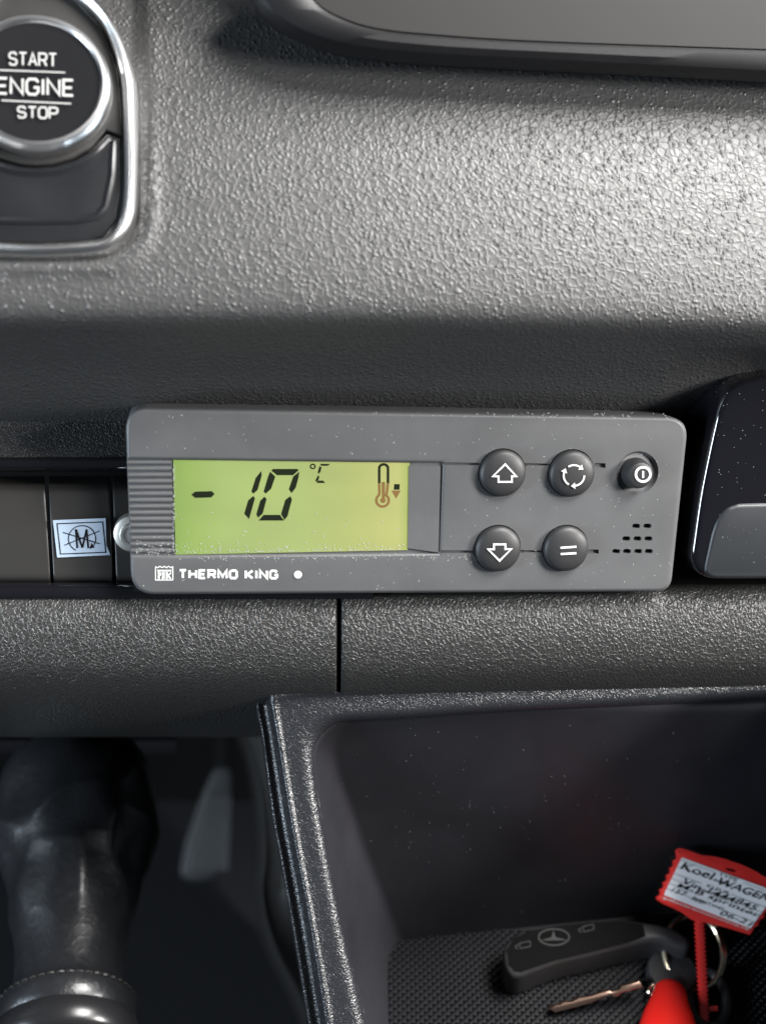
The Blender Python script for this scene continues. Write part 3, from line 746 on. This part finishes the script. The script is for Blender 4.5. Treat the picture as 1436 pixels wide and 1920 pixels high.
rows = [row(EA, -0.06), row(EA, -0.012), row(EA, -0.0078), row(EA, -0.0066, EB, .02), row(EA, -0.0058, EB, .07), row(EA, -0.0055, EB, .13), row(EA, -0.0057, EB, .20), row(EA, -0.0062, EB, .27), row(EA, -0.0064, EB, .36), row(EA, -0.0060, EB, .60),
        row(EB, -0.0044, EC, -.16), row(EB, -0.0022, EC, -.09), row(EB, -0.0007, EC, -.045), row(EB, 0.0001, EC, .0), row(EB, 0.0003, EC, .05), row(EB, 0.0001, EC, .10), row(EB, -0.0003, EC, .15), row(EB, -0.0004, EC, .20),
        row(EB, -0.0002, EC, .45), row(EB, 0, EC, .64)]
for a_ in (15, 30, 45, 60, 75, 90): rows.append(row(EB, -0.0030 * (1 - math.cos(R(a_))), EC, .67 + .33 * math.sin(R(a_))))
rows += [row(EB, -0.0075, EC, 1.01), row(EB, -0.014, EC, 1.03)]
MB().loft(rows, closed=False).obj('frame', M['frame'], tray, sharp=60)
# cavity: upright back wall, curved into the left wall
WB0 = lambda y: -0.029 - (y - 1345) * 0.000118
def cx_(y): return interp([(1340, 640), (1365, 614), (1387, 596), (1411, 588), (1460, 591), (1505, 600), (1594, 614), (1740, 643), (1917, 685), (2200, 750)], y)
def top_(x): return interp([(560, 1372), (652, 1352), (925, 1336), (1203, 1323), (1436, 1312), (1900, 1288)], x)
FLP = Plane(P(900, 1748, WB0(1748)), Vector((0, 0, 1)), AX)
def cav(x, y):
    wb = WB0(y)
    wl = frw(y) - 0.003 - max(0, x - cx_(y) + 4) * 0.00068
    wt = frw(y) - 0.004 - max(0, y - top_(x) + 6) * 0.0014
    w = smax(wb, wl, 0.024)
    w = min(w, frw(y) - 0.0036)
    if x < cx_(y) - 4: w -= 0.0006 * (cx_(y) - 4 - x)
    return P(x, y, w)
us_ = lin(575, 800, 60) + lin(812, 1900, 50); vs_ = lin(1290, 1800, 80) + lin(1810, 2200, 16)
v, f = grid(cav, us_, vs_); mk('cavity', v, f, M['tray'], tray, sharp=180)
# right wall of the tray, out of frame, and mat
v = [P(1485, 1285, -0.005), P(1545, 2300, 0.035), P(1560, 2300, -0.10), P(1490, 1290, -0.09)]
MB().add(v + [p + AX * 0.006 for p in v], [(0, 1, 2, 3), (7, 6, 5, 4), (0, 4, 5, 1), (3, 2, 6, 7), (0, 3, 7, 4)]).obj('side_wall', M['tray'], tray, smooth=False)
f0 = [FLP.at(600, 1747), FLP.at(1900, 1690), FLP.at(1900, 2260), FLP.at(600, 2260)]
yb = max(p.y for p in f0)
flo = [FLP.at(642, 1735), FLP.at(1900, 1690), FLP.at(1900, 2260), FLP.at(770, 2260)]
mk('rubber_mat', flo, [(3, 2, 1, 0)], M['mat'], tray, smooth=False)
mb = MB(); sx_, sy_ = 0.0029, 0.0026
for j in range(-8, 92):
    for i in range(0, 98):
        x = -0.045 + (i + (j % 2) * .5) * sx_; y = FLP.o.y + 0.016 - j * sy_ / 2
        if x > .16: continue
        qx, qy = pix(Vector((x, y, FLP.o.z)))
        if qx < cx_(qy) + 22 or qy < 1742: continue
        z = FLP.o.z; a, c_ = 0.00098, 0.0006
        d1 = Vector((math.cos(.55), math.sin(.55), 0)); d2 = Vector((-math.sin(.55), math.cos(.55), 0))
        c = Vector((x, y, z)); up_ = Vector((0, 0, 0.00075))
        lo = [c + d1 * a + d2 * c_, c - d1 * a + d2 * c_, c - d1 * a - d2 * c_, c + d1 * a - d2 * c_]
        hi = [c + (p - c) * .55 + up_ for p in lo]
        mb.add(lo + hi, [(4, 5, 6, 7), (0, 1, 5, 4), (1, 2, 6, 5), (2, 3, 7, 6), (3, 0, 4, 7)])
mb.obj('mat_bumps', M['mat'], tray, smooth=False, kind='stuff')
# dust specks on the cavity wall
mb = MB()
for i in range(170):
    if random.random() < .5: x, y = random.gauss(880, 150), random.gauss(1590, 70)
    else: x, y = random.uniform(640, 1430), random.uniform(1350, 1600)
    if x < 640 or x > 1440 or y > 1720 or y < 1345: continue
    c = cav(x, y) + AW * 0.0004; r = random.uniform(.4, 1.2) * px2m; a = random.random() * 6
    d = AX * math.cos(a) + AV * math.sin(a); e = AW.cross(d)
    mb.add([c - d * r, c + e * r * .5, c + d * r, c - e * r * .5], [(0, 1, 2, 3)])
mb.obj('dust', M['dust_grey'], tray, smooth=False, kind='stuff')
# lower console side behind the tray frame
cs_ = [(455, 1362), (478, 1420), (494, 1500), (500, 1600), (494, 1660), (500, 1720), (522, 1790), (565, 1880), (600, 1990), (640, 2150), (680, 2400)]
cl = [tuple(p) for p in catmull(cs_, 50)]
rows = [[P(x + dx, y, w) for x, y in cl] for dx, w in ((70, -0.11), (34, -0.113), (14, -0.119), (4, -0.130), (0, -0.145), (2, -0.26), (-20, -0.62))]
MB().loft(rows, closed=False).obj('side_panel', M['switch'], tray)

# ------------------------------------------------------------------ gear lever
g0, g1 = P(150, 1490, -0.150), P(112, 2150, -0.050)
ax = (g1 - g0).normalized(); gx = (AX - ax * AX.dot(ax)).normalized(); gy = ax.cross(gx)
Lg = (g1 - g0).length
gear = thing('gear_lever', g0, 'gear lever with shiny black leather gaiter and round knob', 'gear lever')
def gring(s, r, lump=0.0, seed=0, n=110):
    out = []
    for k in range(n):
        a = 2 * math.pi * k / n; d = gx * math.cos(a) + gy * math.sin(a)
        q = Vector((math.cos(a) * 1.3, math.sin(a) * 1.3, s * 5.5 + .35 * math.sin(a + 1) + seed))
        fold = 1 - 2.2 * abs(noise.noise(q)) if lump else 0
        rr = r * (1 + lump * (noise.noise(q * 1.1 + Vector((3, 1, 0))) * .6 + (fold - .5) * .55))
        out.append(g0 + ax * (s * Lg) + d * rr)
    return out
prof = [(-.165, .003), (-.155, .014), (-.12, .0235), (-.06, .0290), (.02, .0310), (.1, .0306), (.18, .0286), (.25, .0256), (.30, .0238), (.34, .0232), (.38, .0222), (.44, .0202), (.50, .0190), (.56, .0184), (.62, .0186), (.655, .0205)]
pr = []
for i in range(120):
    s = prof[0][0] + (prof[-1][0] - prof[0][0]) * i / 119; pr.append((s, interp(prof, s)))
MB().loft([gring(s, r, .11 * max(0, min(1, (.6 - s) * 4))) for s, r in pr][::-1], True, True, True).obj('gaiter', M['gaiter'], gear)
def lp_(name, pf, m): return MB().loft([gring(s, r) for s, r in pf][::-1], True, True, True).obj(name, M[m], gear)
lp_('stitched_collar', [(.645, .0195), (.65, .0222), (.665, .0228), (.70, .0226), (.715, .0215), (.72, .019)], 'gaiter')
lp_('gloss_ring', [(.70, .019), (.715, .0232), (.74, .0245), (.775, .0240), (.79, .0225), (.80, .019)], 'semi')
for k in range(46):
    a0_ = 2 * math.pi * k / 46
    c = g0 + ax * (.652 * Lg) + (gx * math.cos(a0_) + gy * math.sin(a0_)) * .0224
    mb = MB(); t_ = -gx * math.sin(a0_) + gy * math.cos(a0_)
    mb.tube([c - t_ * .0011, c + (gx * math.cos(a0_) + gy * math.sin(a0_)) * .0004, c + t_ * .0011], .00035, 5)
    mb.obj('stitch', M['switch'], gear)
lp_('ribbed_ring', [(.79, .0195), (.80, .0238), (.83, .0240), (.84, .0200)], 'gaiter')
lp_('knob', [(.825, .019), (.835, .0262), (.86, .0288), (.90, .0305), (.95, .0305), (1.0, .0285), (1.04, .024), (1.06, .016), (1.068, .006)], 'knobleather')

# ------------------------------------------------------------------ accelerator pedal
PP = tplane(385, 1550, -0.52, R(-12), R(9))
ped = thing('accelerator_pedal', PP.at(385, 1650), 'grey ribbed accelerator pedal in the dark footwell', 'pedal')
pp = [tuple(p) for p in catmull([(405, 1440), (436, 1445), (432, 1530), (426, 1612), (418, 1632), (400, 1647), (378, 1652), (355, 1651), (342, 1643), (339, 1628), (348, 1580), (372, 1510), (392, 1462), (405, 1440)], 60)][:-1]
pd_ = slab(PP, pp, -0.006, 0.0, 0.003, 3).obj('pad', M['pedal_pad'], ped)
for k in range(8):
    x1 = 352 + k * 10; x0 = 392 + k * 5.4
    y0 = 1490; y1 = 1632
    t_ = 0.0
    slab(PP, [(x0, y0), (x0 + 3, y0), (x1 + 5, y1), (x1, y1)], -0.001, 0.0022, 0.0006, 2).obj('rib', M['pedal'], ped)
slab(PP, [(404, 1300), (434, 1300), (434, 1470), (408, 1470)], -0.03, -0.007, 0.002, 2).obj('arm', M['dark'], ped)

# ------------------------------------------------------------------ car key in the tray
HK = 0.0125
zk = lambda x, y: (900 + x / 3.419, 1700 + y / 3.419)
key = thing('car_key', FLP.at(1110, 1850), 'black car key with worn metal blade lying on the rubber mat', 'key')
kt = [(250, 440), (330, 400), (480, 352), (700, 300), (950, 238), (1080, 205), (1180, 200), (1280, 235), (1345, 300), (1330, 190), (1230, 120), (1090, 92), (900, 80), (700, 88), (500, 112), (320, 145), (200, 195), (150, 270), (165, 370), (205, 430)]
kt = [(250, 440), (480, 352), (700, 300), (950, 238), (1120, 215), (1300, 268), (1352, 240), (1330, 185), (1230, 125), (1090, 95), (900, 80), (700, 88), (500, 112), (320, 145), (200, 195), (150, 270), (160, 370), (200, 432)]
kt = [tuple(p) for p in catmull([zk(*p) for p in kt] + [zk(*kt[0])], 80)][:-1]
kb = slab(FLP, kt, 0.0012, HK, 0.0022, 4).obj('body', M['keybody'], key)
kf = [(262, 418), (480, 340), (700, 290), (950, 228), (1060, 190), (1040, 112), (900, 94), (700, 100), (500, 122), (325, 155), (214, 203), (172, 275), (185, 370), (220, 415)]
flat(FLP, [zk(*p) for p in kf], HK + 0.00006).obj('gloss_top', M['keytop'], key, smooth=False)
lathe(FLP, *zk(1215, 470), [(0.0080, 0.0004), (0.0084, 0.0012), (0.0084, 0.0052), (0.0078, 0.0062), (0.004, 0.0064)], 40).obj('hinge_drum', M['keybody'], key)
he = HK + 0.00012
em = MB()
ribbon(FLP, [zk(*p) for p in circ(472, 195, 98, 52, 40)], 2.6, he, True, em)
star = [(470, 178), (487, 205), (560, 214), (487, 222), (470, 246), (455, 222), (384, 216), (455, 205)]
emb = em.obj('emblem_ring', M['keymark'], key, smooth=False)
flat(FLP, [zk(*p) for p in ((468, 150), (484, 200), (470, 208), (456, 200))], he + 2e-5).obj('emblem_point', M['keymark'], key, smooth=False)
flat(FLP, [zk(*p) for p in ((388, 218), (456, 196), (472, 206), (468, 216))], he + 3e-5).obj('emblem_point', M['keymark'], key, smooth=False)
flat(FLP, [zk(*p) for p in ((556, 214), (484, 196), (470, 206), (474, 216))], he + 4e-5).obj('emblem_point', M['keymark'], key, smooth=False)
for cx0, cy0 in ((285, 245), (690, 138)):
    k_ = 'key_mark' if cx0 < 400 else 'key_mark'
    ribbon(FLP, [zk(*p) for p in rpoly([(cx0 - 35, cy0 - 10, 6), (cx0 + 35, cy0 - 26, 6), (cx0 + 38, cy0 + 8, 6), (cx0 - 28, cy0 + 24, 6)], 3)], 1.6, he, True).obj('lock_icon', M['keymark'], key, smooth=False)
    ribbon(FLP, [zk(cx0 - 42, cy0 - 4), zk(cx0 - 60, cy0 + 12), zk(cx0 - 45, cy0 + 28)], 1.6, he).obj('lock_icon', M['keymark'], key, smooth=False)
PBK = Plane(FLP.at(*zk(700, 600), 0.0055, 0.0055), (AW * .9 + AV * .2), AX)
bl = [(445, 655), (480, 635), (510, 630), (540, 612), (585, 612), (640, 585), (700, 578), (800, 545), (832, 540), (842, 548), (895, 530), (900, 512), (950, 500), (1020, 480), (1043, 515), (960, 540), (905, 552), (900, 562), (870, 577), (846, 577), (838, 562), (700, 622), (480, 680)]
slab(PBK, [zk(*p) for p in bl], -0.0030, 0.0, 0.0003, 2).obj('blade', M['copper'], key)

# red key tag leaning on the back wall
zt = lambda x, y: (1200 + x / 5.487, 1570 + y / 5.487)
t0, t1 = P(1300, 1600, WB0(1600) + 0.006), FLP.at(1325, 1960)
yv = (t0 - t1).normalized()
PTG = Plane(t0, AX.cross(yv).normalized(), AX)
if PTG.n.dot(AW) < 0: PTG = Plane(t0, -PTG.n, AX)
tg = thing('key_tag', t1, 'red plastic key tag with a handwritten white paper label and toothed stem', 'key tag')
top = [(372, 150), (368, 128), (390, 114), (420, 112), (480, 130), (560, 160), (640, 186), (720, 192), (800, 206), (880, 226), (940, 250), (1020, 275), (1100, 310), (1180, 350), (1240, 390), (1330, 430), (1440, 470), (1500, 500)]
def scal(a, b, n, out):
    pts = []; a, b = Vector(a), Vector(b); d = b - a; nn = Vector((d.y, -d.x)).normalized() * out
    for k in range(n):
        for j in range(5):
            s = (k + j / 5) / n; pts.append(tuple(a + d * s + nn * math.sin(math.pi * j / 5)))
    return pts
rs = scal((1500, 520), (1160, 985), 6, -22)
bot = [(1130, 1000), (1020, 968), (900, 930), (800, 905), (700, 882), (650, 872), (560, 858), (520, 836), (440, 775), (340, 725), (240, 682), (175, 640)]
ls = scal((165, 610), (372, 165), 6, -24)
tp = [zt(*p) for p in top + rs + bot + ls]
hold = slab(PTG, tp, -0.0016, 0.0, 0.0004, 2).obj('holder', M['red'], tg)
cut(hold, slab(PTG, [zt(*p) for p in ((880, 318), (910, 312), (970, 322), (1018, 346), (970, 352), (910, 338))], -0.004, 0.002).obj('c', None))
lip = [(p, q_) for p, q_ in top]
ribbon(PTG, [zt(x + 4, y + 12) for x, y in top], 3.4, 0.0005).obj('lip', M['red'], tg)
quad = [(425, 208), (1380, 555), (1130, 938), (240, 592)]
quad = [(425, 208), (1400, 562), (1130, 938), (240, 592)]
def Q(s, t):
    a, b_, c, d = [Vector(p) for p in quad]
    p = a.lerp(b_, s).lerp(d.lerp(c, s), t); return zt(p.x, p.y)
pap = flat(PTG, [Q(0, 0), Q(1, 0), Q(1, 1), Q(0, 1)], 0.0003).obj('paper_label', M['paper'], tg, smooth=False)
hq = 0.00042
for t_, segs_ in ((0.06, ((0, .36), (.66, 1))), (.24, ((0, 1),)), (.42, ((0, .30), (.62, 1))), (.56, ((0, 1),)), (.69, ((0, .26), (.66, 1))), (.83, ((0, .33), (.62, 1)))):
    for s0, s1 in segs_: ribbon(PTG, [Q(s0, t_), Q(s1, t_)], .8, hq).obj('rule_line', M['grey_print'], pap, smooth=False)
def tagtext(s, s0, t0_, s1, t1_, b_=0.0, slant=0.0, m='ink', par=pap):
    vs, fs = text_mesh(s, b_)
    x0 = min(v[0] for v in vs); x1 = max(v[0] for v in vs); y0 = min(v[1] for v in vs); y1 = max(v[1] for v in vs); out = []
    for x, y in vs:
        a = (x - x0) / (x1 - x0); t = (y1 - y) / (y1 - y0)
        wob = .012 * noise.noise(Vector((a * 9, s0 * 7, t0_ * 5))) * (2 if slant else 0)
        p = Q(s0 + (s1 - s0) * a + slant * (1 - t), t0_ + (t1_ - t0_) * t + wob); out.append(PTG.at(*p, hq + 2e-5, hq))
    MB().add(out, fs).obj('writing', M[m], par, smooth=False)
tagtext('TYPE', .40, .02, .60, .10, 0, 0); tagtext('MERK', .40, .20, .58, .27, 0, 0); tagtext('KLEUR', .36, .38, .60, .46, 0, 0); tagtext('KENTEKEN', .30, .53, .62, .60, 0, 0); tagtext('KM STAND', .32, .78, .64, .85, 0, 0)
tagtext('Koel', .03, .08, .36, .27, 0.01, .02); tagtext('WAGEN', .42, .12, .98, .30, 0.01, .02)
tagtext('Vin 1444845', .10, .44, .92, .585, 0.006, .02); tagtext('M-B sprinter', .08, .59, .99, .73, 0.006, .02)
tagtext('157', .05, .74, .20, .86, 0.006, .02); tagtext('km', .28, .76, .42, .88, 0.006, .02); tagtext('06-21', .62, .84, .97, .96, 0.006, .02)
text(PTG, 'pelsterautomotive.nl', tuple(zt(*p) for p in ((236, 604), (1112, 938), (1100, 962), (238, 640))), 0.0001, 0.02).obj('lettering', M['white'], tg, smooth=False)
# toothed stem
stp = []
for k in range(26):
    y = 840 + k * 45; xo = 552 + (y - 840) * .052
    stp.append((xo, y)); stp.append((xo + 26, y + 36))
str_ = []
for k in range(26):
    y = 850 + k * 45; xo = 660 + (y - 850) * .052
    str_.append((xo + 8, y)); str_.append((xo - 19, y + 36))
slab(PTG, [zt(*p) for p in stp + str_[::-1]], -0.0016, -0.0003, 0.0003, 2).obj('stem', M['red'], tg)
slab(PTG, [zt(*p) for p in ((700, 1740), (795, 1732), (795, 1785), (710, 1790))], -0.0016, -0.0004).obj('peg', M['red'], tg)
# rings and fobs
def loop3(cx, cy, rx, ry, h, rot=0, n=48, a0=0, a1=2 * math.pi, pl=None, slope=0):
    pts = []
    for k in range(n):
        a = a0 + (a1 - a0) * k / n
        x = cx + rx * math.cos(a) * math.cos(rot) - ry * math.sin(a) * math.sin(rot); y = cy + rx * math.cos(a) * math.sin(rot) + ry * math.sin(a) * math.cos(rot)
        pts.append(FLP.at(x, y, h + slope * math.sin(a), h + slope * math.sin(a)))
    return pts
kr = thing('key_ring', FLP.at(1302, 1790, .004), 'brassy split key ring joining the key and the red tag', 'key ring')
MB().tube(loop3(1301, 1785, 57, 72, 0.006, R(-8), slope=-0.003), .0008, 8, True).obj('coil', M['ring'], kr)
MB().tube(loop3(1299, 1787, 54, 70, 0.0068, R(-8), slope=-0.003), .0008, 8, True).obj('coil', M['ring'], kr)
# red fob: egg-shaped body hanging from the ring
f0_, f1_ = FLP.at(1256, 1858, 0.006, 0.006), FLP.at(1248, 2060, 0.008, 0.008)
dx = (f1_ - f0_); Lf = dx.length; dx.normalize(); fx = AX - dx * AX.dot(dx); fx.normalize(); fy = dx.cross(fx)
rings = []
for s, r in ((-.10, .0012), (-.08, .0034), (-.02, .0052), (.1, .0062), (.25, .0082), (.45, .0100), (.65, .0105), (.85, .0090), (.97, .0055), (1.0, .002)):
    c = f0_ + dx * (s * Lf)
    rings.append([c + fx * (r * math.cos(2 * math.pi * k / 36)) + fy * (r * .62 * math.sin(2 * math.pi * k / 36)) for k in range(36)])
fob = MB().loft(rings[::-1], True, True, True).obj('key_fob', M['redfob'], None)
tag(fob, 'glossy bright red egg-shaped fob beside the key blade', 'key fob')
fr_ = MB().tube(loop3(1250, 1850, 36, 15, 0.004, R(-15), slope=-.001), .0006, 8, True).obj('fob_ring', M['ring'], None); tag(fr_, 'thin metal ring through the end of the red fob', 'ring')
rl = MB().tube(loop3(1326, 1875, 34, 52, 0.003, R(-8)), .0018, 10, True).obj('rubber_loop', M['keybody'], None); tag(rl, 'black rubber loop beside the toothed red stem', 'loop')
